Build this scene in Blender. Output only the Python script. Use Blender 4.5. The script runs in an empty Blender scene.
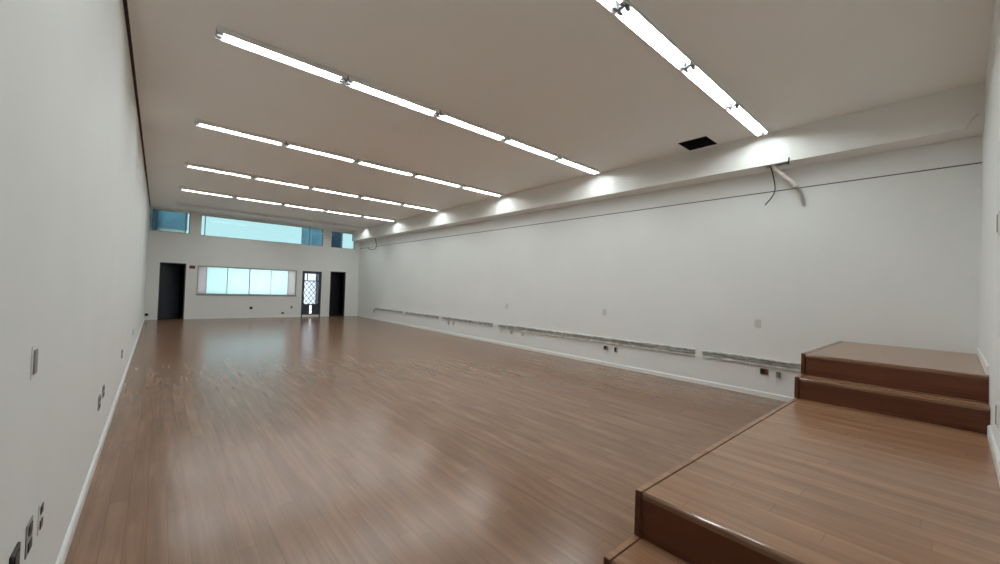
import bpy, bmesh, math, random
from mathutils import Vector, Matrix

random.seed(7)
SC = bpy.context.scene
COL = SC.collection

# ---------------------------------------------------------------- camera
cam_d = bpy.data.cameras.new('camera')
cam_d.sensor_fit = 'HORIZONTAL'
cam_d.sensor_width = 36.0
cam_d.lens = 394.353 / 1000.0 * 36.0
cam_d.clip_start = 0.02
cam_d.clip_end = 300
cam = bpy.data.objects.new('camera', cam_d)
COL.objects.link(cam)
_r = Vector((0.75546712, -0.65424131, 0.03518164))
_u = Vector((-0.03739165, 0.01055714, 0.99924492))
_f = Vector((0.65411872, 0.75621218, 0.01648759))
cam.matrix_world = Matrix(((_r.x, _u.x, -_f.x, 0.0), (_r.y, _u.y, -_f.y, 0.0),
                           (_r.z, _u.z, -_f.z, 1.5), (0, 0, 0, 1)))
SC.camera = cam

# ---------------------------------------------------------------- sky (flat bright overcast)
world = bpy.data.worlds.new('overcast_sky')
SC.world = world
world.use_nodes = True
_bg = world.node_tree.nodes['Background']
_bg.inputs['Color'].default_value = (0.86, 0.95, 1.0, 1)
_bg.inputs['Strength'].default_value = 2.6

# ---------------------------------------------------------------- exposure, sampling
vs = SC.view_settings
vs.view_transform = 'Standard'
vs.look = 'None'
vs.exposure = 0.0
vs.gamma = 1.0
vs.use_curve_mapping = False
SC.cycles.use_denoising = True
SC.cycles.denoiser = 'OPENIMAGEDENOISE'
SC.cycles.denoising_input_passes = 'RGB_ALBEDO_NORMAL'
SC.cycles.denoising_prefilter = 'ACCURATE'
SC.cycles.max_bounces = 10
SC.cycles.diffuse_bounces = 7
SC.cycles.glossy_bounces = 4
SC.cycles.transmission_bounces = 6
SC.cycles.transparent_max_bounces = 8
SC.cycles.sample_clamp_indirect = 6.0
SC.cycles.caustics_reflective = False
SC.cycles.caustics_refractive = False

TUBE_STRENGTH = 57.0

# ---------------------------------------------------------------- room sizes (metres)
XL, XR = -0.33, 6.995        # side walls
YF, YB = -0.18, 18.093       # wall behind the camera, far wall
H = 3.899                    # ceiling
XB, ZB = 6.617, 3.429        # bulkhead face and underside
ZC = 3.118                   # joint line on the right wall
ROWS = [1.825, 4.65, 7.559, 10.562, 13.523, 16.49]
LX0, LX1 = 0.316, 6.515      # a row of lamps from end to end
SX0, SX1, SX2, SX3, SY = 1.547, 1.801, 4.701, 4.93, 1.013
SZ1, SZ2, SZ3, SZ4 = 0.322, 0.541, 0.742, 0.951


# ---------------------------------------------------------------- materials
def new_mat(name):
    m = bpy.data.materials.new(name)
    m.use_nodes = True
    nt = m.node_tree
    return m, nt, nt.nodes['Principled BSDF']


def node(nt, kind, **kw):
    n = nt.nodes.new(kind)
    for k, v in kw.items():
        if k in n.inputs:
            n.inputs[k].default_value = v
        else:
            setattr(n, k, v)
    return n


def plain(name, col, rough=0.5, metal=0.0, vary=0.06, scale=6.0, bump=0.0):
    m, nt, b = new_mat(name)
    L = nt.links
    geo = node(nt, 'ShaderNodeNewGeometry')
    nz = node(nt, 'ShaderNodeTexNoise', Scale=scale, Detail=4.0)
    L.new(geo.outputs['Position'], nz.inputs['Vector'])
    ramp = node(nt, 'ShaderNodeValToRGB')
    ramp.color_ramp.elements[0].position = 0.3
    ramp.color_ramp.elements[1].position = 0.7
    ramp.color_ramp.elements[0].color = tuple(c * (1 - vary) for c in col) + (1,)
    ramp.color_ramp.elements[1].color = tuple(min(1, c * (1 + vary)) for c in col) + (1,)
    L.new(nz.outputs['Fac'], ramp.inputs['Fac'])
    L.new(ramp.outputs['Color'], b.inputs['Base Color'])
    b.inputs['Roughness'].default_value = rough
    b.inputs['Metallic'].default_value = metal
    if bump:
        n2 = node(nt, 'ShaderNodeTexNoise', Scale=scale * 25, Detail=3.0)
        L.new(geo.outputs['Position'], n2.inputs['Vector'])
        bp = node(nt, 'ShaderNodeBump', Strength=bump, Distance=0.002)
        L.new(n2.outputs['Fac'], bp.inputs['Height'])
        L.new(bp.outputs['Normal'], b.inputs['Normal'])
    return m


def wood_planks(name, dark, light, tint, rough=0.3, bw=1.25, rh=0.066, spec=0.5):
    """laminate strips running along Y"""
    m, nt, b = new_mat(name)
    L = nt.links
    geo = node(nt, 'ShaderNodeNewGeometry')
    sep = node(nt, 'ShaderNodeSeparateXYZ')
    L.new(geo.outputs['Position'], sep.inputs[0])
    # the cross coordinate: X on flat faces, X+Z so risers get strips too
    add = node(nt, 'ShaderNodeMath', operation='ADD')
    L.new(sep.outputs['X'], add.inputs[0])
    L.new(sep.outputs['Z'], add.inputs[1])
    comb = node(nt, 'ShaderNodeCombineXYZ')
    dv = node(nt, 'ShaderNodeMath', operation='DIVIDE')
    dv.inputs[1].default_value = rh
    L.new(add.outputs[0], dv.inputs[0])
    fl = node(nt, 'ShaderNodeMath', operation='FLOOR')
    L.new(dv.outputs[0], fl.inputs[0])
    wn = node(nt, 'ShaderNodeTexWhiteNoise', noise_dimensions='1D')
    L.new(fl.outputs[0], wn.inputs['W'])
    sh = node(nt, 'ShaderNodeMath', operation='MULTIPLY_ADD')
    sh.inputs[1].default_value = bw * 3.0
    L.new(wn.outputs['Value'], sh.inputs[0])
    L.new(sep.outputs['Y'], sh.inputs[2])
    L.new(sh.outputs[0], comb.inputs['X'])
    L.new(add.outputs[0], comb.inputs['Y'])
    brick = node(nt, 'ShaderNodeTexBrick', offset=0.0, offset_frequency=2, squash=1.0,
                 Scale=1.0)
    brick.inputs['Color1'].default_value = (0, 0, 0, 1)
    brick.inputs['Color2'].default_value = (1, 1, 1, 1)
    brick.inputs['Mortar'].default_value = (0.0, 0.0, 0.0, 1)
    brick.inputs['Mortar Size'].default_value = 0.0018
    brick.inputs['Mortar Smooth'].default_value = 0.4
    brick.inputs['Brick Width'].default_value = bw
    brick.inputs['Row Height'].default_value = rh
    L.new(comb.outputs[0], brick.inputs['Vector'])
    # long grain
    mp = node(nt, 'ShaderNodeMapping')
    mp.inputs['Scale'].default_value = (1.3, 34.0, 1.0)
    L.new(comb.outputs[0], mp.inputs['Vector'])
    grain = node(nt, 'ShaderNodeTexNoise', Scale=1.0, Detail=5.0, Roughness=0.62, Distortion=0.4)
    L.new(mp.outputs[0], grain.inputs['Vector'])
    mp2 = node(nt, 'ShaderNodeMapping')
    mp2.inputs['Scale'].default_value = (1.8, 12.0, 1.0)
    L.new(comb.outputs[0], mp2.inputs['Vector'])
    blot = node(nt, 'ShaderNodeTexNoise', Scale=1.0, Detail=3.0)
    L.new(mp2.outputs[0], blot.inputs['Vector'])
    bw_ = node(nt, 'ShaderNodeSeparateColor')
    L.new(brick.outputs['Color'], bw_.inputs[0])
    m1 = node(nt, 'ShaderNodeMath', operation='MULTIPLY')
    m1.inputs[1].default_value = 0.12
    L.new(bw_.outputs[0], m1.inputs[0])
    m2 = node(nt, 'ShaderNodeMath', operation='MULTIPLY_ADD')
    m2.inputs[1].default_value = 0.42
    L.new(grain.outputs['Fac'], m2.inputs[0])
    L.new(m1.outputs[0], m2.inputs[2])
    m3 = node(nt, 'ShaderNodeMath', operation='MULTIPLY_ADD')
    m3.inputs[1].default_value = 0.44
    L.new(blot.outputs['Fac'], m3.inputs[0])
    L.new(m2.outputs[0], m3.inputs[2])
    ramp = node(nt, 'ShaderNodeValToRGB')
    e = ramp.color_ramp.elements
    e[0].position, e[0].color = 0.22, dark + (1,)
    e[1].position, e[1].color = 0.76, light + (1,)
    em = e.new(0.49)
    em.color = tint + (1,)
    L.new(m3.outputs[0], ramp.inputs['Fac'])
    # seams
    mix = node(nt, 'ShaderNodeMix', data_type='RGBA', blend_type='MULTIPLY')
    mix.inputs[7].default_value = (0.75, 0.71, 0.69, 1)
    L.new(brick.outputs['Fac'], mix.inputs[0])
    L.new(ramp.outputs['Color'], mix.inputs[6])
    L.new(mix.outputs[2], b.inputs['Base Color'])
    rr = node(nt, 'ShaderNodeMapRange')
    rr.inputs['To Min'].default_value = rough - 0.015
    rr.inputs['To Max'].default_value = rough + 0.02
    L.new(grain.outputs['Fac'], rr.inputs['Value'])
    L.new(rr.outputs[0], b.inputs['Roughness'])
    b.inputs['Specular IOR Level'].default_value = spec
    return m


def emitter(name, col, strength):
    m = bpy.data.materials.new(name)
    m.use_nodes = True
    nt = m.node_tree
    nt.nodes.remove(nt.nodes['Principled BSDF'])
    em = node(nt, 'ShaderNodeEmission', Strength=strength)
    em.inputs['Color'].default_value = col + (1,)
    nt.links.new(em.outputs[0], nt.nodes['Material Output'].inputs[0])
    return m


def window_glass(name, tint, gloss=0.1):
    m = bpy.data.materials.new(name)
    m.use_nodes = True
    nt = m.node_tree
    nt.nodes.remove(nt.nodes['Principled BSDF'])
    tr = node(nt, 'ShaderNodeBsdfTransparent')
    tr.inputs['Color'].default_value = tint + (1,)
    gl = node(nt, 'ShaderNodeBsdfGlossy', Roughness=0.03)
    fr = node(nt, 'ShaderNodeFresnel', IOR=1.45)
    mx = node(nt, 'ShaderNodeMixShader')
    nt.links.new(fr.outputs[0], mx.inputs[0])
    nt.links.new(tr.outputs[0], mx.inputs[1])
    nt.links.new(gl.outputs[0], mx.inputs[2])
    nt.links.new(mx.outputs[0], nt.nodes['Material Output'].inputs[0])
    return m


def frosted(name, tint):
    m = bpy.data.materials.new(name)
    m.use_nodes = True
    nt = m.node_tree
    nt.nodes.remove(nt.nodes['Principled BSDF'])
    tr = node(nt, 'ShaderNodeBsdfTranslucent')
    geo = node(nt, 'ShaderNodeNewGeometry')
    nz = node(nt, 'ShaderNodeTexNoise', Scale=3.0, Detail=2.0)
    nt.links.new(geo.outputs['Position'], nz.inputs['Vector'])
    ramp = node(nt, 'ShaderNodeValToRGB')
    ramp.color_ramp.elements[0].position = 0.3
    ramp.color_ramp.elements[1].position = 0.7
    ramp.color_ramp.elements[0].color = tuple(c * 0.94 for c in tint) + (1,)
    ramp.color_ramp.elements[1].color = tint + (1,)
    nt.links.new(nz.outputs['Fac'], ramp.inputs['Fac'])
    nt.links.new(ramp.outputs['Color'], tr.inputs['Color'])
    gl = node(nt, 'ShaderNodeBsdfGlossy', Roughness=0.25)
    mx = node(nt, 'ShaderNodeMixShader')
    mx.inputs[0].default_value = 0.05
    nt.links.new(tr.outputs[0], mx.inputs[1])
    nt.links.new(gl.outputs[0], mx.inputs[2])
    nt.links.new(mx.outputs[0], nt.nodes['Material Output'].inputs[0])
    return m


M = {}
M['wall'] = plain('white_wall_paint', (0.785, 0.80, 0.785), 0.62, vary=0.015, scale=1.3, bump=0.05)
M['wall_far'] = plain('far_wall_paint', (0.80, 0.81, 0.79), 0.62, vary=0.015, scale=1.3, bump=0.05)
M['ceiling'] = plain('ceiling_paint', (0.91, 0.895, 0.865), 0.85, vary=0.012, scale=0.9)
M['bulkhead'] = plain('bulkhead_paint', (0.80, 0.80, 0.77), 0.8, vary=0.015, scale=1.5)
M['base'] = plain('white_baseboard_paint', (0.82, 0.83, 0.81), 0.35, vary=0.02)
M['floor'] = wood_planks('walnut_laminate_floor', (0.130, 0.068, 0.039), (0.325, 0.184, 0.112), (0.212, 0.115, 0.068), 0.22, bw=1.3, rh=0.095, spec=0.42)
M['stair'] = wood_planks('walnut_laminate_stair', (0.17, 0.086, 0.046), (0.43, 0.242, 0.140), (0.290, 0.155, 0.087), 0.22, bw=1.3, rh=0.095)
M['riser'] = wood_planks('walnut_laminate_shaded', (0.050, 0.014, 0.006), (0.145, 0.048, 0.022), (0.092, 0.028, 0.012), 0.42, bw=1.3, rh=0.11, spec=0.3)  # same laminate as the treads; shade on upright faces put into the colour
M['nosing'] = wood_planks('varnished_nosing', (0.10, 0.05, 0.028), (0.26, 0.14, 0.085), (0.18, 0.095, 0.055), 0.12, bw=3.0, rh=0.2, spec=0.7)
M['gap'] = plain('dark_brown_gap', (0.055, 0.036, 0.028), 0.8)
M['joint'] = plain('dark_joint', (0.11, 0.10, 0.09), 0.9, vary=0.4, scale=5)
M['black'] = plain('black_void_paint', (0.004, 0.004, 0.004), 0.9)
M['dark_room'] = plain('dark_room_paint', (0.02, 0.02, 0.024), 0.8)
M['leaf'] = plain('dark_navy_door_paint', (0.022, 0.025, 0.034), 0.45, vary=0.15)
M['leaf2'] = plain('near_black_door_paint', (0.016, 0.015, 0.019), 0.45, vary=0.15)
M['dark_metal'] = plain('dark_grey_metal', (0.05, 0.055, 0.065), 0.4, 0.5)
M['alu'] = plain('grey_aluminium', (0.42, 0.43, 0.43), 0.4, 0.7)
M['frame_grey'] = plain('grey_window_frame_paint', (0.34, 0.36, 0.36), 0.45)
M['white_plastic'] = plain('white_plastic', (0.78, 0.78, 0.75), 0.35, vary=0.02)
M['grey_plastic'] = plain('grey_plastic', (0.30, 0.30, 0.29), 0.5)
M['black_plastic'] = plain('black_plastic', (0.012, 0.012, 0.012), 0.4)
M['brown_box'] = plain('rusty_brown_box', (0.16, 0.075, 0.035), 0.7, vary=0.3, scale=40)
M['trunk'] = plain('dusty_grey_trunking', (0.58, 0.575, 0.545), 0.7, 0.0, vary=0.32, scale=9)
M['lamp_steel'] = plain('white_enamelled_steel', (0.80, 0.80, 0.78), 0.35, vary=0.01)
M['holder'] = plain('shade_grey_lamp_holder', (0.22, 0.22, 0.23), 0.5)  # white lamp holders; their shading is put into this grey
M['tube_on'] = emitter('lit_fluorescent_tube', (0.90, 0.985, 1.0), TUBE_STRENGTH)
M['tube_off'] = plain('unlit_fluorescent_tube', (0.80, 0.80, 0.78), 0.25, vary=0.01)
M['hose'] = plain('off_white_corrugated_hose', (0.74, 0.70, 0.65), 0.5)
M['hose_shadow_tube'] = plain('hose_shadow_grey', (0.42, 0.41, 0.39), 0.6)  # tone of the soft shadow below the hose
M['wire'] = plain('dark_grey_wire', (0.05, 0.048, 0.045), 0.5)
M['old_plate'] = plain('aged_grey_plate', (0.62, 0.62, 0.595), 0.5)
M['iron'] = plain('dark_iron_bars', (0.09, 0.10, 0.12), 0.5)
M['red'] = plain('dark_red_sign_paint', (0.20, 0.028, 0.026), 0.5)
M['glass_blue'] = window_glass('blue_tinted_glass', (0.48, 0.60, 0.60))
M['glass_clear'] = window_glass('clear_glass', (0.88, 0.92, 0.97))
M['frost'] = frosted('frosted_pale_blue_glass', (0.76, 0.93, 0.95))
M['blind'] = frosted('pale_blind', (0.64, 0.615, 0.595))
M['far_blue'] = plain('blue_grey_render', (0.17, 0.29, 0.38), 0.8, vary=0.3, scale=1.2)
M['far_dark'] = plain('slate_render', (0.02, 0.05, 0.085), 0.8, vary=0.3, scale=1.2)
M['far_pale'] = plain('pale_render', (0.66, 0.63, 0.57), 0.8, vary=0.1, scale=1.2)
M['far_white'] = plain('white_render', (0.84, 0.84, 0.84), 0.8, vary=0.04, scale=1.2)


# ---------------------------------------------------------------- mesh helpers
class MB:
    def __init__(self):
        self.bm = bmesh.new()

    def box(self, x0, x1, y0, y1, z0, z1, bevel=0.0, seg=2):
        t = bmesh.new()
        bmesh.ops.create_cube(t, size=1.0)
        for v in t.verts:
            v.co = Vector(((x0 + x1) / 2 + v.co.x * (x1 - x0), (y0 + y1) / 2 + v.co.y * (y1 - y0),
                           (z0 + z1) / 2 + v.co.z * (z1 - z0)))
        if bevel:
            bmesh.ops.bevel(t, geom=list(t.edges), offset=bevel, segments=seg, affect='EDGES', profile=0.6)
        self.merge(t)
        return self

    def merge(self, t, mat=None):
        me = bpy.data.meshes.new('tmp')
        t.to_mesh(me)
        t.free()
        if mat is not None:
            me.transform(mat)
        self.bm.from_mesh(me)
        bpy.data.meshes.remove(me)

    def prism(self, prof, axis, a, b):
        """closed profile of 2D points extruded along an axis from a to b.
        axis 'x': (y,z); 'y': (x,z); 'z': (x,y)"""
        def P(p, s):
            if axis == 'x':
                return (s, p[0], p[1])
            if axis == 'y':
                return (p[0], s, p[1])
            return (p[0], p[1], s)
        va = [self.bm.verts.new(P(p, a)) for p in prof]
        vb = [self.bm.verts.new(P(p, b)) for p in prof]
        n = len(prof)
        fs = [self.bm.faces.new(va), self.bm.faces.new(list(reversed(vb)))]
        for i in range(n):
            fs.append(self.bm.faces.new((va[i], vb[i], vb[(i + 1) % n], va[(i + 1) % n])))
        return self

    def tube(self, pts, r, n=10, ridge=0.0, cap=True):
        pts = [Vector(p) for p in pts]
        rings = []
        up = Vector((0.3, 0.5, 0.8)).normalized()
        for i, p in enumerate(pts):
            d = (pts[min(i + 1, len(pts) - 1)] - pts[max(i - 1, 0)]).normalized()
            s = d.cross(up)
            if s.length < 1e-3:
                s = d.cross(Vector((1, 0, 0)))
            s.normalize()
            up = s.cross(d).normalized()
            rr = r * (1 + (ridge if i % 2 else -ridge))
            rings.append([self.bm.verts.new(p + rr * (math.cos(2 * math.pi * k / n) * s + math.sin(2 * math.pi * k / n) * up))
                          for k in range(n)])
        for a, b in zip(rings, rings[1:]):
            for k in range(n):
                f = self.bm.faces.new((a[k], a[(k + 1) % n], b[(k + 1) % n], b[k]))
                f.smooth = True
        if cap:
            self.bm.faces.new(list(reversed(rings[0])))
            self.bm.faces.new(rings[-1])
        return self

    def disc(self, c, r, axis, depth, n=20):
        """short cylinder from c along axis vector for depth"""
        a = Vector(axis).normalized()
        return self.tube([Vector(c), Vector(c) + a * depth], r, n)

    def grid(self, xs, ys, zs, solid):
        """blocks of a 3D grid merged into one skin; solid(i,j,k) -> bool"""
        nx, ny, nz = len(xs) - 1, len(ys) - 1, len(zs) - 1
        vd = {}

        def V(i, j, k):
            if (i, j, k) not in vd:
                vd[(i, j, k)] = self.bm.verts.new((xs[i], ys[j], zs[k]))
            return vd[(i, j, k)]

        def S(i, j, k):
            return 0 <= i < nx and 0 <= j < ny and 0 <= k < nz and solid(i, j, k)
        for i in range(nx):
            for j in range(ny):
                for k in range(nz):
                    if not S(i, j, k):
                        continue
                    I, J, K = i + 1, j + 1, k + 1
                    if not S(i - 1, j, k): self.bm.faces.new((V(i, j, k), V(i, j, K), V(i, J, K), V(i, J, k)))
                    if not S(i + 1, j, k): self.bm.faces.new((V(I, j, k), V(I, J, k), V(I, J, K), V(I, j, K)))
                    if not S(i, j - 1, k): self.bm.faces.new((V(i, j, k), V(I, j, k), V(I, j, K), V(i, j, K)))
                    if not S(i, j + 1, k): self.bm.faces.new((V(i, J, k), V(i, J, K), V(I, J, K), V(I, J, k)))
                    if not S(i, j, k - 1): self.bm.faces.new((V(i, j, k), V(i, J, k), V(I, J, k), V(I, j, k)))
                    if not S(i, j, k + 1): self.bm.faces.new((V(i, j, K), V(I, j, K), V(I, J, K), V(i, J, K)))
        return self

    def build(self, name, m, parent=None, loc=None, normals=True):
        """one mesh object; loc re-bases the vertices so the origin sits there"""
        if normals:
            bmesh.ops.recalc_face_normals(self.bm, faces=list(self.bm.faces))
        me = bpy.data.meshes.new(name)
        if loc is not None:
            bmesh.ops.translate(self.bm, verts=list(self.bm.verts), vec=-Vector(loc))
        self.bm.to_mesh(me)
        self.bm.free()
        me.materials.append(M[m])
        o = bpy.data.objects.new(name, me)
        COL.objects.link(o)
        if parent is not None:
            o.parent = parent
        if loc is not None:
            o.location = loc
        return o


def thing(name, label, cat, loc, group=None):
    o = bpy.data.objects.new(name, None)
    o.empty_display_size = 0.1
    COL.objects.link(o)
    o.location = loc
    o['label'] = label
    o['category'] = cat
    if group:
        o['group'] = group
    return o


def tag(o, label, cat, group=None):
    o['label'] = label
    o['category'] = cat
    if group:
        o['group'] = group
    return o


def part(mb, name, m, root):
    """build with world coordinates, parent to a root standing at root.location"""
    base = Vector(root.location)
    if root.parent is not None:
        base = base + Vector(root.parent.location)
    bmesh.ops.translate(mb.bm, verts=list(mb.bm.verts), vec=-base)
    return mb.build(name, m, root)


def sub(mb, name, m, par, base):
    bmesh.ops.translate(mb.bm, verts=list(mb.bm.verts), vec=-Vector(base))
    return mb.build(name, m, par)


def struct(o, label=None, cat=None):
    o['kind'] = 'structure'
    if label:
        o['label'] = label
    if cat:
        o['category'] = cat
    return o


def bez(pts, n=24):
    """Catmull-Rom through points"""
    P = [Vector(p) for p in pts]
    P = [2 * P[0] - P[1]] + P + [2 * P[-1] - P[-2]]
    out = []
    for i in range(1, len(P) - 2):
        for s in range(n):
            t = s / n
            a, b, c, d = P[i - 1], P[i], P[i + 1], P[i + 2]
            out.append(0.5 * ((2 * b) + (-a + c) * t + (2 * a - 5 * b + 4 * c - d) * t * t + (-a + 3 * b - 3 * c + d) * t ** 3))
    out.append(P[-2])
    return out


# ================================================================= the setting
struct(MB().box(XL - 0.2, XR + 0.2, YF - 0.2, YB + 0.25, -0.1, 0.0).build('floor', 'floor'),
       'walnut laminate floor of narrow strips running the length of the room', 'floor')

# left wall, wall behind the camera
struct(MB().box(XL - 0.2, XL, YF - 0.2, YB + 0.2, 0, H + 0.16).build('wall_left', 'wall'),
       'long plain white wall on the left', 'wall')
struct(MB().box(XL, XR + 0.2, YF - 0.2, YF, 0, H + 0.16).build('wall_front', 'wall'),
       'white wall at the near end, seen edge-on at the right', 'wall')

# right wall: lining below a dark joint, wall above it
mb = MB()
gz = 0.008
mb.prism([(XR, 0), (XR, ZC - gz), (XR + 0.03, ZC - gz), (XR + 0.03, ZC + gz), (XR + 0.004, ZC + gz),
          (XR + 0.004, H + 0.16), (XR + 0.2, H + 0.16), (XR + 0.2, 0)], 'y', YF, YB + 0.2)
struct(mb.build('wall_right', 'wall'), 'long white wall on the right with a thin joint line near its top', 'wall')
struct(MB().box(XR + 0.008, XR + 0.029, YF, YB, ZC - gz, ZC + gz).build('trim_1', 'joint'),
       'thin dark joint line running along the top of the right wall', 'joint')

# far wall with its openings
D1 = (0.012, 0.73, 0.0, 2.0)
D2 = (4.592, 5.368, 0.0, 1.955)
D3 = (5.735, 6.40, 0.0, 1.995)
W1 = (1.055, 4.375, 0.895, 1.955)
T1 = (-0.297, 0.778, 3.07, 3.835)
T2 = (1.09, 5.362, 3.06, 3.815)
T3 = (5.71, 6.76, 3.06, 3.775)
holes = [D1, D2, D3, W1, T1, T2, T3]
xs = sorted({XL, XR} | {v for h in holes for v in h[:2]})
zs = sorted({0.0, H + 0.16} | {v for h in holes for v in h[2:]})


def far_solid(i, j, k):
    cx, cz = (xs[i] + xs[i + 1]) / 2, (zs[k] + zs[k + 1]) / 2
    return not any(h[0] < cx < h[1] and h[2] < cz < h[3] for h in holes)


struct(MB().grid(xs, [YB, YB + 0.2], zs, far_solid).build('wall_back', 'wall_far'),
       'far end wall with two dark doorways, a grille door and windows', 'wall')

# ceiling: stops short of the left wall, square hole by the bulkhead
VX0, VX1, VY0, VY1 = 6.135, 6.575, 2.48, 2.91
GAPX = XL + 0.03
cx_ = [GAPX, VX0, VX1, XR]
cy_ = [YF, VY0, VY1, YB]
struct(MB().grid(cx_, cy_, [H, H + 0.06], lambda i, j, k: not (i == 1 and j == 1)).build('ceiling', 'ceiling'),
       'flat off-white plaster ceiling', 'ceiling')
struct(MB().box(XL + 0.001, GAPX - 0.001, YF, YB, H + 0.012, H + 0.05).build('trim_2', 'gap'),
       'dark brown shadow gap between ceiling and left wall', 'gap')
# roof void above the ceiling
struct(MB().box(XL - 0.2, XR + 0.2, YF - 0.2, YB + 0.2, H + 0.17, H + 0.25).build('trim_3', 'dark_room'),
       'dark slab above the ceiling', 'slab')
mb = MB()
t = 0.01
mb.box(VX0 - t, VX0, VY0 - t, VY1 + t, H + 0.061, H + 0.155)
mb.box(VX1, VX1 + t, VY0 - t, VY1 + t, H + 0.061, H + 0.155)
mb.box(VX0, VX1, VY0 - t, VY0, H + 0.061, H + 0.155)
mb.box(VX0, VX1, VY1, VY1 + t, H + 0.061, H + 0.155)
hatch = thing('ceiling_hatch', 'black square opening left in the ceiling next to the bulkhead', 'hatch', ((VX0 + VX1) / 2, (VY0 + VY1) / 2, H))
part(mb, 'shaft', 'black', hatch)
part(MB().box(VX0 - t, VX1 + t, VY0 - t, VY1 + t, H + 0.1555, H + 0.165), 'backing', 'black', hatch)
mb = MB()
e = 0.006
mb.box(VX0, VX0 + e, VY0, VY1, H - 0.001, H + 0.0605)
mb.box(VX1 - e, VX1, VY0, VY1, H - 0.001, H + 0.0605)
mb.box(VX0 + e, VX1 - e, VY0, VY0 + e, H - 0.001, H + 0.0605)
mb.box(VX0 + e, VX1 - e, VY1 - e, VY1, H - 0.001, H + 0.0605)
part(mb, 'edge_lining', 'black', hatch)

# bulkhead along the right wall, open slot in its underside
HX0, HX1, HY0, HY1 = 6.66, 6.80, 1.57, 1.86
bx = [XB, XB + 0.025, HX0, HX1, XR + 0.004]
by = [YF, HY0, HY1, YB]
bz = [ZB, ZB + 0.025, H]


def bulk(i, j, k):
    if k == 1:
        return i == 0
    return not (i == 2 and j == 1)


struct(MB().grid(bx, by, bz, bulk).build('trim_4', 'bulkhead'),
       'boxed-in plaster bulkhead running along the top of the right wall', 'bulkhead')

# baseboards
BH, BT = 0.075, 0.016


def bprof(x, s):
    return [(x, 0.0), (x + s * BT, 0.0), (x + s * BT, BH - 0.012), (x + s * BT * 0.45, BH), (x, BH)]


struct(MB().prism(bprof(XL, 1), 'y', SY * 0 + YF, YB).build('baseboard_left', 'base'), 'white baseboard along the left wall', 'baseboard')
struct(MB().prism(bprof(XR, -1), 'y', SY + 0.002, YB).build('baseboard_right', 'base'), 'white baseboard along the right wall', 'baseboard')
mb = MB()
for a, b in ((XL + BT, D1[0]), (D1[1], D2[0]), (D2[1], D3[0]), (D3[1], XR - BT)):
    mb.prism([(YB, 0.0), (YB - BT, 0.0), (YB - BT, BH - 0.012), (YB - BT * 0.45, BH), (YB, BH)], 'x', a, b)
struct(mb.build('baseboard_back', 'base'), 'white baseboard along the far wall between the doorways', 'baseboard')
mb = MB()
for a, b, z in ((SX1 + 0.02, SX2 - 0.006, SZ2), (SX3 + 0.02, XR, SZ4)):
    z += 0.002
    mb.prism([(YF, z), (YF + BT, z), (YF + BT, z + BH - 0.012), (YF + BT * 0.45, z + BH), (YF, z + BH)], 'x', a, b)
struct(mb.build('baseboard_front', 'base'), 'white baseboard on the near wall above the wooden steps', 'baseboard')

# ---------------------------------------------------------------- doors
def frame_mb(h, y0, y1, w, sill=True):
    x0, x1, z0, z1 = h
    m_ = MB()
    m_.box(x0, x0 + w, y0, y1, z0, z1)
    m_.box(x1 - w, x1, y0, y1, z0, z1)
    m_.box(x0 + w, x1 - w, y0, y1, z1 - w, z1)
    if sill:
        m_.box(x0 + w, x1 - w, y0, y1, z0, z0 + w)
    return m_


def dark_door(name, h, mat, ang, label):
    """open dark doorway with the leaf swung inward on its left hinge"""
    x0, x1, z0, z1 = h
    root = thing(name, label, 'door', ((x0 + x1) / 2, YB + 0.1, 0))
    root['kind'] = 'structure'
    part(frame_mb((x0 + .001, x1 - .001, z0 + .001, z1 - .001), YB + 0.005, YB + 0.195, 0.03, False), 'door_frame', mat, root)
    w = (x1 - x0) - 0.075
    lf = MB()
    lf.box(0, w, 0, 0.035, 0.012, z1 - 0.04, 0.003)
    for za, zb in ((0.18, 0.88), (1.02, z1 - 0.2)):      # raised panels
        lf.box(0.1, w - 0.1, -0.008, 0.0, za, zb, 0.003)
    rot = Matrix.Translation((x0 + 0.034 - root.location.x, 0.03, 0)) @ Matrix.Rotation(ang, 4, 'Z')
    bmesh.ops.transform(lf.bm, matrix=rot, verts=list(lf.bm.verts))
    leaf = lf.build('door_leaf', mat, root)
    hd = MB()
    hd.disc((w - 0.06, -0.002, 1.0), 0.024, (0, -1, 0), 0.01)
    hd.tube([(w - 0.06, -0.01, 1.0), (w - 0.06, -0.05, 1.0), (w - 0.075, -0.055, 1.0), (w - 0.17, -0.055, 1.0)], 0.008, 10)
    bmesh.ops.transform(hd.bm, matrix=rot, verts=list(hd.bm.verts))
    hd.build('door_handle', 'dark_metal', leaf)
    return root


dark_door('door_1', D1, 'leaf', math.radians(34), 'dark navy door ajar in the tall dark doorway beside the left wall')
dark_door('door_3', D3, 'leaf2', math.radians(30), 'near-black door ajar in the doorway next to the right wall')


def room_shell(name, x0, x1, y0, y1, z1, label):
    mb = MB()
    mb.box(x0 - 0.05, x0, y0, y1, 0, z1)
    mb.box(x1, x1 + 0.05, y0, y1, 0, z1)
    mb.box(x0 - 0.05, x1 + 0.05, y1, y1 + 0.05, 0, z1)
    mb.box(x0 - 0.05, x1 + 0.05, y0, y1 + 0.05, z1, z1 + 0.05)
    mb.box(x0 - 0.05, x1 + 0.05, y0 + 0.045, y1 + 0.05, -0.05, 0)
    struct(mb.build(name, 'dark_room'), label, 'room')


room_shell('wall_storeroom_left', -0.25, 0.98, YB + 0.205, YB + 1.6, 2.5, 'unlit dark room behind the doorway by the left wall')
room_shell('wall_storeroom_right', 5.66, 6.95, YB + 0.205, YB + 1.6, 2.5, 'unlit dark room behind the doorway by the right wall')

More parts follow.
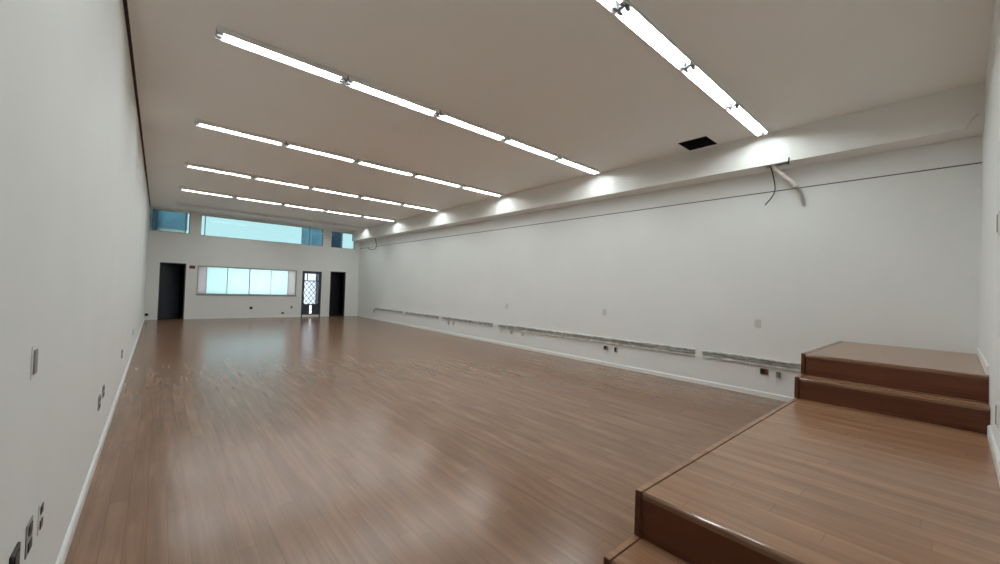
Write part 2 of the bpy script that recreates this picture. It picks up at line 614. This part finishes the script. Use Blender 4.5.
# glazed grille door
x0, x1, z0, z1 = D2
g = thing('door_2', 'glazed door with a diamond lattice grille, daylight behind it', 'door', ((x0 + x1) / 2, YB + 0.1, 0))
g['kind'] = 'structure'
part(frame_mb((x0 + .001, x1 - .001, 0.001, z1 - .001), YB + 0.01, YB + 0.12, 0.05, False), 'door_frame', 'dark_metal', g)
part(MB().box(x0 + 0.05, x1 - 0.05, YB + 0.01, YB + 0.16, 0.001, 0.085, 0.004), 'threshold', 'white_plastic', g)
lx0, lx1, lz0, lz1 = x0 + 0.052, x1 - 0.052, 0.09, z1 - 0.053
mb = frame_mb((lx0, lx1, lz0, lz1), YB + 0.04, YB + 0.085, 0.055)
mb.box(lx0 + 0.055, lx1 - 0.055, YB + 0.04, YB + 0.085, 1.52, 1.56)     # rail under the top light
mb.box(lx0 + 0.055, lx1 - 0.055, YB + 0.04, YB + 0.085, 0.50, 0.55)     # rail over the kick panels
leaf = part(mb, 'door_leaf', 'dark_metal', g)
wb = Vector(g.location)
gx0, gx1, gza, gzb = lx0 + 0.055, lx1 - 0.055, 0.55, 1.52
sub(MB().box(gx0, gx1, YB + 0.062, YB + 0.068, gza, lz1 - 0.055), 'glass_pane', 'glass_clear', leaf, wb)
lat = MB()
import itertools
cw, ch = (gx1 - gx0) / 3.0, (gzb - gza) / 4.0


def clip_seg(p, d):
    """clip the diagonal p+t*d to the lattice rectangle"""
    ts = []
    lo, hi = -10, 10
    for (o, dd, a, b) in ((p[0], d[0], gx0, gx1), (p[1], d[1], gza, gzb)):
        t1, t2 = (a - o) / dd, (b - o) / dd
        lo, hi = max(lo, min(t1, t2)), min(hi, max(t1, t2))
    return (lo, hi) if hi - lo > 0.02 else None


for s in (1, -1):
    for i in range(-5, 9):
        p = (gx0 + i * cw, gza if s == 1 else gza)
        d = (cw * s, ch)
        r_ = clip_seg(p, d)
        if r_:
            a = (p[0] + d[0] * r_[0], YB + 0.05 - 0.004 * s, p[1] + d[1] * r_[0])
            b = (p[0] + d[0] * r_[1], YB + 0.05 - 0.004 * s, p[1] + d[1] * r_[1])
            lat.tube([a, b], 0.013, 8)
sub(lat, 'lattice_grille', 'iron', leaf, wb)
tl = MB()
for xx in (gx0 + 0.1, gx1 - 0.1):
    tl.tube([(xx, YB + 0.05, 1.56), (xx, YB + 0.05, lz1 - 0.055)], 0.022, 8)
sub(tl, 'top_light_bar', 'dark_metal', leaf, wb)
mid = (gx0 + gx1) / 2
for a, b in ((gx0, mid - 0.045), (mid + 0.045, gx1)):
    sub(MB().box(a, b, YB + 0.055, YB + 0.075, lz0 + 0.055, 0.5, 0.003), 'kick_panel', 'dark_metal', leaf, wb)
hd = MB()
hd.box(lx0 + 0.015, lx0 + 0.04, YB + 0.03, YB + 0.04, 0.93, 1.1, 0.003)
hd.tube([(lx0 + 0.028, YB + 0.03, 1.02), (lx0 + 0.028, YB - 0.005, 1.02), (lx0 + 0.04, YB - 0.01, 1.02), (lx0 + 0.12, YB - 0.01, 1.02)], 0.008, 8)
sub(hd, 'door_handle', 'alu', leaf, wb)

# ---------------------------------------------------------------- windows
# the wide low window of frosted panes between plain white end panels
x0, x1, z0, z1 = W1
w = thing('window_1', 'wide low window of frosted pale blue panes in the far wall', 'window', ((x0 + x1) / 2, YB + 0.1, z0))
w['kind'] = 'structure'
fr = frame_mb((x0 + .001, x1 - .001, z0 + .001, z1 - .001), YB + 0.02, YB + 0.12, 0.03)
part(fr, 'window_frame', 'frame_grey', w)
part(MB().box(x0 - 0.02, x1 + 0.02, YB - 0.03, YB + 0.019, z0 - 0.03, z0 + 0.001, 0.004), 'window_sill', 'frame_grey', w)
PX = [1.335, 1.98, 2.70, 3.44, 4.06]
for a, b in ((x0 + 0.032, PX[0] + 0.001), (PX[-1] - 0.001, x1 - 0.032)):
    part(MB().box(a, b, YB + 0.04, YB + 0.09, z0 + 0.032, z1 - 0.032, 0.006), 'end_panel', 'blind', w)
for i in range(4):
    a, b = PX[i] + 0.002, PX[i + 1] - 0.002
    off = 0.0 if i in (0, 3) else 0.024
    sash = part(frame_mb((a, b, z0 + 0.032, z1 - 0.032), YB + 0.045 + off, YB + 0.067 + off, 0.012), 'sash', 'white_plastic', w)
    sub(MB().box(a + 0.0125, b - 0.0125, YB + 0.053 + off, YB + 0.058 + off, z0 + 0.0445, z1 - 0.0445), 'frosted_pane', 'frost', sash, w.location)
part(MB().box(PX[2] - 0.009, PX[2] + 0.009, YB + 0.034, YB + 0.044, z0 + 0.033, z1 - 0.033), 'meeting_stile', 'dark_metal', w)


def high_window(name, h, bars, label, wide_bars=()):
    x0, x1, z0, z1 = h
    w = thing(name, label, 'window', ((x0 + x1) / 2, YB + 0.1, z0))
    w['kind'] = 'structure'
    part(frame_mb((x0 + .001, x1 - .001, z0 + .001, z1 - .001), YB + 0.06, YB + 0.11, 0.022), 'window_frame', 'frame_grey', w)
    part(MB().box(x0 + 0.023, x1 - 0.023, YB + 0.08, YB + 0.086, z0 + 0.023, z1 - 0.023), 'glass_pane', 'glass_blue', w)
    for b in bars:
        part(MB().box(b - 0.014, b + 0.014, YB + 0.062, YB + 0.079, z0 + 0.0235, z1 - 0.0235), 'mullion', 'frame_grey', w)
    return w


high_window('window_2', T1, [-0.2, 0.66], 'small high blue-tinted window at the left end of the far wall')
high_window('window_3', T2, [1.22, 4.82], 'long high blue-tinted strip window under the ceiling of the far wall')
high_window('window_4', T3, [6.17], 'small high blue-tinted window at the right end of the far wall')

# ================================================================= wooden steps
st = thing('wooden_steps', 'brown laminate steps and landing built along the near wall up to the right wall', 'steps', ((SX0 + XR) / 2, (YF + SY) / 2, 0))
BD = 0.03                      # side board thickness
yb0 = YF + 0.002


def step(name, xa, xb, zb, zt, board_to, nose=0.007):
    """a tread with its riser at xa and the edge board on the far side, which reaches the floor"""
    tr = part(MB().box(xa + 0.0143, xb, yb0, SY - BD - 0.006, zt - 0.03, zt, 0.0008, 1), name, 'stair', st)
    nr = 0.014                         # rounded varnished nosing along the front edge
    prof = [(xa + nr, zt), (xa + nr, zt - 0.03), (xa, zt - 0.03)] + [
        (xa + nr - nr * math.cos(a_ * math.pi / 16), zt - nr + nr * math.sin(a_ * math.pi / 16)) for a_ in range(0, 8)]
    nb = MB().prism(prof, 'y', yb0, SY - BD - 0.006)
    sub(nb, 'nosing', 'nosing', tr, st.location)
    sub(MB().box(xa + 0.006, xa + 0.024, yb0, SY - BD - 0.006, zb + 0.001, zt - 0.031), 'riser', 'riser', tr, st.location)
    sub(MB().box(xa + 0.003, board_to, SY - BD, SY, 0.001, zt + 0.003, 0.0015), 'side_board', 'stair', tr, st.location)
    sub(MB().box(xa - 0.005, xa + 0.0028, SY - BD, SY, zb + 0.004 if zb else 0.001, zt + 0.002, 0.0012), 'shaded_end', 'riser', tr, st.location)  # thin facing added to give the board end its shaded tone


step('bottom_tread', SX0, SX1 + 0.005, 0.0, SZ1, SX1 - 0.006)
step('landing', SX1, SX2 + 0.005, SZ1, SZ2, SX2 - 0.006, 0.011)
step('upper_tread', SX2, SX3 + 0.005, SZ2, SZ3, SX3 - 0.006)
step('top_landing', SX3, XR - 0.002, SZ3, SZ4, XR - 0.002)

# ================================================================= ceiling lamps
NL = 5
PITCH = (LX1 - LX0) / NL
FL = PITCH - 0.02             # a fitting
HW, HH = 0.075, 0.072         # half width at the mouth, depth


def lamp_meshes():
    """meshes of one fitting, origin at the middle of its top on the ceiling"""
    out = {}
    mb = MB()
    tk = 0.003
    outer = [(-HW * 0.62, -0.0005), (-HW, -HH), (-HW + tk, -HH), (-HW * 0.6, -tk - 0.004), (HW * 0.6, -tk - 0.004), (HW - tk, -HH), (HW, -HH), (HW * 0.62, -0.0005)]
    mb.prism(outer, 'x', -FL / 2, FL / 2)
    out['housing'] = (mb, 'lamp_steel')
    ys = [(-HW * 0.58, -0.008), (-HW * 0.93, -0.056), (HW * 0.93, -0.056), (HW * 0.58, -0.008)]
    for e, nm in ((-1, 'a'), (1, 'b')):
        mb = MB()
        xa, xb = sorted((e * (FL / 2 - 0.004), e * (FL / 2 - 0.0005)))
        mb.prism(ys, 'x', xa, xb)
        out['end_plate_' + nm] = (mb, 'holder')
    for s in (-1, 1):
        yy = 0.034 * s
        for e in (-1, 1):
            mb = MB()
            xa = e * (FL / 2 - 0.032)
            mb.box(xa - 0.026, xa + 0.026, yy - 0.014, yy + 0.014, -HH + 0.002, -0.009, 0.003)
            out['lamp_holder_%d%d' % (s, e)] = (mb, 'holder')
        mb = MB()
        xa, xb = -FL / 2 + 0.06, FL / 2 - 0.06
        mb.tube([(xa, yy, -0.043), (xa + 0.3, yy, -0.043), (xb, yy, -0.043)], 0.013, 14)
        out['fluorescent_tube_%d' % s] = (mb, 'tube_on')
    return out


def kind_of(k):
    for n_ in ('end_plate', 'lamp_holder', 'fluorescent_tube'):
        if k.startswith(n_):
            return n_
    return k


proto = {}
off_mesh = {}
for k, (mb, m) in lamp_meshes().items():
    o = mb.build(kind_of(k), m)
    proto[k] = o
    if m == 'tube_on':
        off_mesh[k] = o.data.copy()
        off_mesh[k].materials.clear()
        off_mesh[k].materials.append(M['tube_off'])
ROWN = ['the row nearest the camera', 'the second row from the camera', 'the third row from the camera',
        'the fourth row from the camera', 'the fifth row from the camera', 'the sixth row']
POSN = ['nearest the left wall', 'second from the left wall', 'in the middle', 'second from the bulkhead', 'touching the bulkhead']
first = True
for r, y in enumerate(ROWS):
    for i in range(NL):
        lit = r < 5 or i in (1, 4)
        root = bpy.data.objects.new('ceiling_lamp', None)
        root.empty_display_size = 0.1
        COL.objects.link(root)
        root.location = (LX0 + PITCH * (i + 0.5), y, H)
        if r < 5:
            root['label'] = 'lit twin-tube ceiling lamp %s in %s' % (POSN[i], ROWN[r])
        else:
            root['label'] = 'added-shield ceiling lamp %s in the last row before the far windows' % POSN[i]
        root['category'] = 'ceiling lamp'
        root['group'] = 'rows of fluorescent ceiling lamps'
        for k, o in proto.items():
            c = o if first else o.copy()
            if not first:
                COL.objects.link(c)
            c.parent = root
            if k in off_mesh:
                if not lit:
                    c.data = off_mesh[k]
        if r == 5:                        # added shield: hides from the camera the lit tubes that brighten the far wall
            MB().box(-FL / 2, FL / 2, -HW - 0.003, -HW - 0.0003, -HH - 0.026, -0.012).build('added_shield', 'lamp_steel', root)
        first = False

# ================================================================= right wall fittings
# open grey cable trunking in lengths along the wall
def trunking(y0, y1, za0, za1, hgt, label, drop=False):
    """open channel from y0 to y1 with its top at za0..za1"""
    r = thing('cable_trunking', label, 'cable trunking', (XR, (y0 + y1) / 2, za0 - hgt / 2), 'lengths of cable trunking on the right wall')
    d = 0.035
    def sl(mb, zo0, zo1, xa, xb):
        za = [(XR - xb, y0, za0 + zo0), (XR - xa, y0, za0 + zo0), (XR - xa, y0, za0 + zo1), (XR - xb, y0, za0 + zo1)]
        zb = [(XR - xb, y1, za1 + zo0), (XR - xa, y1, za1 + zo0), (XR - xa, y1, za1 + zo1), (XR - xb, y1, za1 + zo1)]
        va = [mb.bm.verts.new(p) for p in za]
        vb = [mb.bm.verts.new(p) for p in zb]
        mb.bm.faces.new(va)
        mb.bm.faces.new(list(reversed(vb)))
        for i in range(4):
            mb.bm.faces.new((va[i], vb[i], vb[(i + 1) % 4], va[(i + 1) % 4]))
    mb = MB()
    sl(mb, -hgt, 0.0, 0.0005, 0.004)
    part(mb, 'back_plate', 'trunk', r)
    mb = MB()
    sl(mb, -0.006, 0.0, 0.0045, d)
    sl(mb, -0.022, -0.0065, d - 0.004, d)
    part(mb, 'top_flange', 'trunk', r)
    mb = MB()
    sl(mb, -hgt, -hgt + 0.006, 0.0045, d)
    sl(mb, -hgt + 0.0065, -hgt + 0.022, d - 0.004, d)
    part(mb, 'bottom_flange', 'trunk', r)
    # a cable lying in the channel, sagging a little
    pts = []
    n = max(8, int((y1 - y0) * 4))
    rnd = random.Random(int(y0 * 100))
    for k in range(n + 1):
        tt = k / n
        pts.append((XR - 0.014, y0 + (y1 - y0) * tt, za0 + (za1 - za0) * tt - hgt * (0.55 + 0.2 * (rnd.random() - 0.5))))
    mb = MB()
    mb.tube(bez(pts, 3), 0.007, 6)
    part(mb, 'cable', 'grey_plastic', r)
    return r


trunking(1.35, 2.79, 0.580, 0.582, 0.115, 'length of open grey cable trunking ending behind the wooden steps')
trunking(2.91, 8.08, 0.582, 0.545, 0.115, 'longest length of open grey cable trunking midway along the right wall')
trunking(8.32, 10.86, 0.545, 0.535, 0.09, 'length of grey cable trunking just beyond the longest one')
trunking(11.08, 13.38, 0.535, 0.520, 0.08, 'length of grey cable trunking second from the far corner')
trunking(13.66, 16.05, 0.52, 0.50, 0.075, 'farthest length of grey cable trunking ending near the far corner')
tag(MB().tube(bez([(XR - 0.016, 16.06, 0.46), (XR - 0.02, 16.14, 0.44), (XR - 0.016, 16.2, 0.36), (XR - 0.012, 16.22, 0.3)], 8), 0.016, 8)
    .build('hanging_cable', 'grey_plastic'), 'short grey cable bending down at the far end of the wall trunking', 'cable')


def plate(name, x, y, z, w, h, n, mat, label, cat, dark=None, holes=0, group=None, d=0.009):
    """wall plate on a side wall, n = +1 faces +X, -1 faces -X; holes dark sockets"""
    r = thing(name, label, cat, (x, y, z), group)
    xa, xb = (x + 0.0005, x + d) if n > 0 else (x - d, x - 0.0005)
    part(MB().box(xa, xb, y - w / 2, y + w / 2, z - h / 2, z + h / 2, 0.002), 'cover_plate', mat, r)
    xs_ = x + n * d
    if dark == 'rocker':
        a, b = sorted((xs_ + n * 0.0003, xs_ + n * 0.005))
        part(MB().box(a, b, y - w * 0.27, y + w * 0.27, z - h * 0.36, z + h * 0.36, 0.0015), 'rocker', 'grey_plastic', r)
    for k in range(holes):
        zz = z + (k - (holes - 1) / 2) * h * 0.5
        a, b = sorted((xs_ + n * 0.0003, xs_ + n * 0.003))
        part(MB().box(a, b, y - w * 0.3, y + w * 0.3, zz - h * 0.14, zz + h * 0.14, 0.001), 'socket', 'black_plastic', r)
    return r


# plain cover plates half-way up the right wall
for y, z, lab in ((1.99, 1.10, 'small white blank plate high on the right wall above the brown box'),
                  (4.75, 1.09, 'small white blank plate on the right wall above the middle trunking'),
                  (7.77, 1.045, 'small white blank plate on the right wall, farthest of the three')):
    p = plate('blank_plate', XR, y, z, 0.085, 0.125, -1, 'old_plate', lab, 'wall plate', group='blank plates on the right wall')
    for s in (-1, 1):
        part(MB().disc((XR - 0.0092, y, z + s * 0.04), 0.006, (-1, 0, 0), 0.002, 12), 'screw', 'grey_plastic', p)


def wall_box(y, z, w, h, mat, label, inner=True, depth=0.03):
    r = thing('outlet_box', label, 'outlet', (XR, y, z), 'outlet boxes below the trunking on the right wall')
    mb = MB()
    tk = 0.006
    xa, xb = XR - depth, XR - 0.0005
    mb.box(xa, xb, y - w / 2, y - w / 2 + tk, z - h / 2, z + h / 2)
    mb.box(xa, xb, y + w / 2 - tk, y + w / 2, z - h / 2, z + h / 2)
    mb.box(xa, xb, y - w / 2 + tk, y + w / 2 - tk, z - h / 2, z - h / 2 + tk)
    mb.box(xa, xb, y - w / 2 + tk, y + w / 2 - tk, z + h / 2 - tk, z + h / 2)
    mb.box(xb - 0.004, xb, y - w / 2 + tk, y + w / 2 - tk, z - h / 2 + tk, z + h / 2 - tk)
    part(mb, 'box_shell', mat, r)
    part(MB().box(XR - depth * 0.75, XR - depth * 0.3, y - w * 0.02, y + w * 0.36, z - h * 0.3, z + h * 0.34, 0.003), 'terminal_block', 'black_plastic' if inner else mat, r)
    return r


wall_box(1.885, 0.385, 0.10, 0.085, 'brown_box', 'rusty brown open outlet box under the trunking near the steps')
wall_box(1.70, 0.365, 0.06, 0.09, 'grey_plastic', 'small grey outlet box between the brown box and the steps', False)
wall_box(4.68, 0.362, 0.10, 0.085, 'grey_plastic', 'left grey outlet box of the pair under the middle trunking')
wall_box(4.45, 0.355, 0.055, 0.10, 'grey_plastic', 'right dark outlet box of the pair under the middle trunking')
for y, lab in ((7.15, 'near'), (7.55, 'middle'), (7.95, 'far')):
    wall_box(y, 0.37, 0.07, 0.08, 'trunk', '%s one of three pale outlet boxes under the trunking half-way down the right wall' % lab, False, 0.02)
for y, lab in ((10.2, 'nearer'), (10.5, 'farther')):
    wall_box(y, 0.36, 0.06, 0.12, 'trunk', '%s one of two pale outlet boxes under the trunking well down the right wall' % lab, False, 0.02)

# hose and wires hanging out of the slot in the bulkhead
hs = bez([(6.70, 1.78, 3.47), (6.72, 1.74, 3.40), (6.76, 1.66, 3.29), (6.80, 1.57, 3.19), (6.83, 1.53, 3.13)], 12)
ho = thing('drain_hose', 'pale corrugated hose hanging from the slot in the bulkhead', 'hose', (6.7, 1.78, 3.47))
part(MB().tube(hs, 0.028, 14, ridge=0.06), 'hose_body', 'hose', ho)
part(MB().tube([(6.828, 1.533, 3.134), (6.842, 1.512, 3.10)], 0.032, 14), 'end_cuff', 'hose', ho)
tag(MB().tube(bez([(6.70, 1.82, 3.47), (6.78, 1.80, 3.40), (6.82, 1.775, 3.25), (6.84, 1.765, 3.10), (6.86, 1.81, 3.0), (6.88, 1.90, 2.90)], 8), 0.008, 8)
    .build('dangling_wire', 'wire'), 'thin dark wire dangling from the bulkhead slot left of the hose', 'wire')
tag(MB().tube(bez([(6.69, 1.60, 3.47), (6.67, 1.585, 3.42), (6.64, 1.57, 3.405), (6.625, 1.556, 3.40), (6.608, 1.55, 3.44), (6.606, 1.548, 3.475)], 6), 0.009, 8)
    .build('wire_hook', 'wire'), 'dark stub of wire hooked round the edge of the bulkhead slot', 'wire')
tag(MB().tube(bez([(6.86, 1.50, 3.10), (6.90, 1.47, 3.03), (6.955, 1.455, 2.92), (6.975, 1.445, 2.84)], 8), 0.018, 8)
    .build('hose_shadow_tube', 'hose_shadow_tube'), 'grey tube standing for the hose shadow on the right wall', 'cable')  # grey tube modelled in place of the soft shadow below the hose
tag(MB().tube(bez([(XB - 0.006, -0.05, 3.42), (XB - 0.01, -0.075, 3.47), (XB - 0.012, -0.11, 3.53), (XB - 0.006, -0.14, 3.565)], 6), 0.006, 8)
    .build('wire_stub', 'hose'), 'short pale wire end on the bulkhead beside the near wall', 'wire')
tag(MB().tube(bez([(6.80, 16.02, 3.45), (6.86, 16.02, 3.30), (6.90, 16.05, 3.10), (6.92, 16.3, 2.99), (6.93, 16.8, 3.02), (6.95, 17.1, 3.10)], 8), 0.013, 8)
    .build('cable_loop', 'wire'), 'dark cable loop hanging under the bulkhead in the far corner', 'cable')

# ================================================================= left wall fittings
plate('light_switch', XL, 2.17, 1.177, 0.075, 0.12, 1, 'white_plastic', 'grey light switch at hand height on the left wall', 'switch', 'rocker', d=0.003)
plate('wall_socket', XL, 2.43, 0.507, 0.075, 0.12, 1, 'white_plastic', 'white wall socket of the near left trio, farthest of the three', 'socket', None, 2, 'sockets low on the left wall', 0.004)
plate('wall_socket', XL, 2.24, 0.517, 0.09, 0.12, 1, 'grey_plastic', 'grey wall socket of the near left trio, between the other two', 'socket', None, 2, 'sockets low on the left wall', 0.004)
plate('wall_socket', XL, 2.03, 0.52, 0.10, 0.12, 1, 'black_plastic', 'black wall socket of the near left trio, nearest the camera', 'socket', None, 2, 'sockets low on the left wall', 0.008)
plate('wall_socket', XL, 4.52, 0.465, 0.11, 0.11, 1, 'grey_plastic', 'wall socket on the left wall in the nearer, lower half of the middle pair', 'socket', None, 2, 'sockets low on the left wall', 0.008)
plate('wall_socket', XL, 4.82, 0.49, 0.10, 0.10, 1, 'grey_plastic', 'wall socket on the left wall in the farther half of the middle pair', 'socket', None, 2, 'sockets low on the left wall', 0.008)
plate('wall_socket', XL, 7.1, 0.475, 0.12, 0.11, 1, 'grey_plastic', 'lone wall socket on the left wall beyond the middle pair', 'socket', None, 2, 'sockets low on the left wall', 0.008)
plate('wall_socket', XL, 9.98, 0.45, 0.12, 0.11, 1, 'white_plastic', 'farthest wall socket low on the left wall', 'socket', None, 2, 'sockets low on the left wall', 0.008)


# ================================================================= far wall fittings
def far_plate(name, x, z, w, h, mat, label, cat, round_=False):
    r = thing(name, label, cat, (x, YB, z))
    part(MB().box(x - w / 2, x + w / 2, YB - 0.009, YB - 0.0005, z - h / 2, z + h / 2, 0.002), 'cover_plate', 'white_plastic' if round_ else mat, r)
    if round_:
        part(MB().disc((x, YB - 0.0095, z), min(w, h) * 0.46, (0, -1, 0), 0.012), 'socket', mat, r)
    else:
        part(MB().box(x - w * 0.3, x + w * 0.3, YB - 0.0125, YB - 0.0095, z - h * 0.3, z + h * 0.3, 0.001), 'socket', 'black_plastic', r)
    return r


far_plate('wall_socket', 2.78, 0.395, 0.12, 0.17, 'black_plastic', 'black round socket in the far wall below the wide window', 'socket', True)
far_plate('wall_socket', 4.225, 0.42, 0.07, 0.10, 'grey_plastic', 'small grey socket in the far wall left of the grille door', 'socket')
far_plate('wall_socket', 3.90, 0.18, 0.11, 0.08, 'grey_plastic', 'low grey socket just above the baseboard of the far wall', 'socket')
far_plate('wall_socket', -0.27, 0.18, 0.09, 0.09, 'black_plastic', 'dark socket in the far left corner beside the dark doorway', 'socket')
sg = thing('fire_sign', 'small dark red sign on the far wall between the dark doorway and wide window', 'sign', (0.90, YB, 1.885))
part(MB().box(0.82, 0.985, YB - 0.006, YB - 0.0005, 1.825, 1.94, 0.0015), 'sign_board', 'red', sg)
# extra plates on the near wall at the right edge of the picture
def near_plate(name, x, z, w, h, label, cat):
    r = thing(name, label, cat, (x, YF, z))
    part(MB().box(x - w / 2, x + w / 2, YF + 0.0005, YF + 0.008, z - h / 2, z + h / 2, 0.002), 'cover_plate', 'white_plastic', r)
    part(MB().box(x - w * 0.3, x + w * 0.3, YF + 0.0085, YF + 0.012, z - h * 0.38, z + h * 0.38, 0.001), 'rocker', 'grey_plastic', r)


near_plate('light_switch', 4.06, 2.03, 0.08, 0.15, 'white light switch on the near wall at the right edge of the picture', 'switch')
near_plate('wall_socket', 3.93, 0.83, 0.08, 0.15, 'wall socket on the near wall low over the landing', 'socket')

# ================================================================= outside
b = thing('neighbour_building', 'blue-grey building outside beyond the left high window', 'building', (0.2, 23, 0))
part(MB().box(-1.4, 0.86, 22, 24, 3.57, 7.5), 'upper_storey', 'far_blue', b)
part(MB().box(-1.4, 0.80, 22.05, 24, 0, 3.569), 'lower_storey', 'far_pale', b)
part(MB().box(-0.30, -0.12, 21.8, 21.995, 0.0, 7.5), 'downpipe', 'far_dark', b)
b = thing('neighbour_building', 'taller building with dark corner outside beyond the right high windows', 'building', (6.7, 23, 0))
part(MB().box(5.95, 6.93, 22, 24, 2.9, 7.5), 'facade', 'far_blue', b)
part(MB().box(6.94, 7.46, 21.8, 24, 2.9, 7.5), 'corner_tower', 'far_dark', b)
part(MB().box(5.9, 7.5, 21.9, 24, 0, 2.899), 'ground_storey', 'far_white', b)
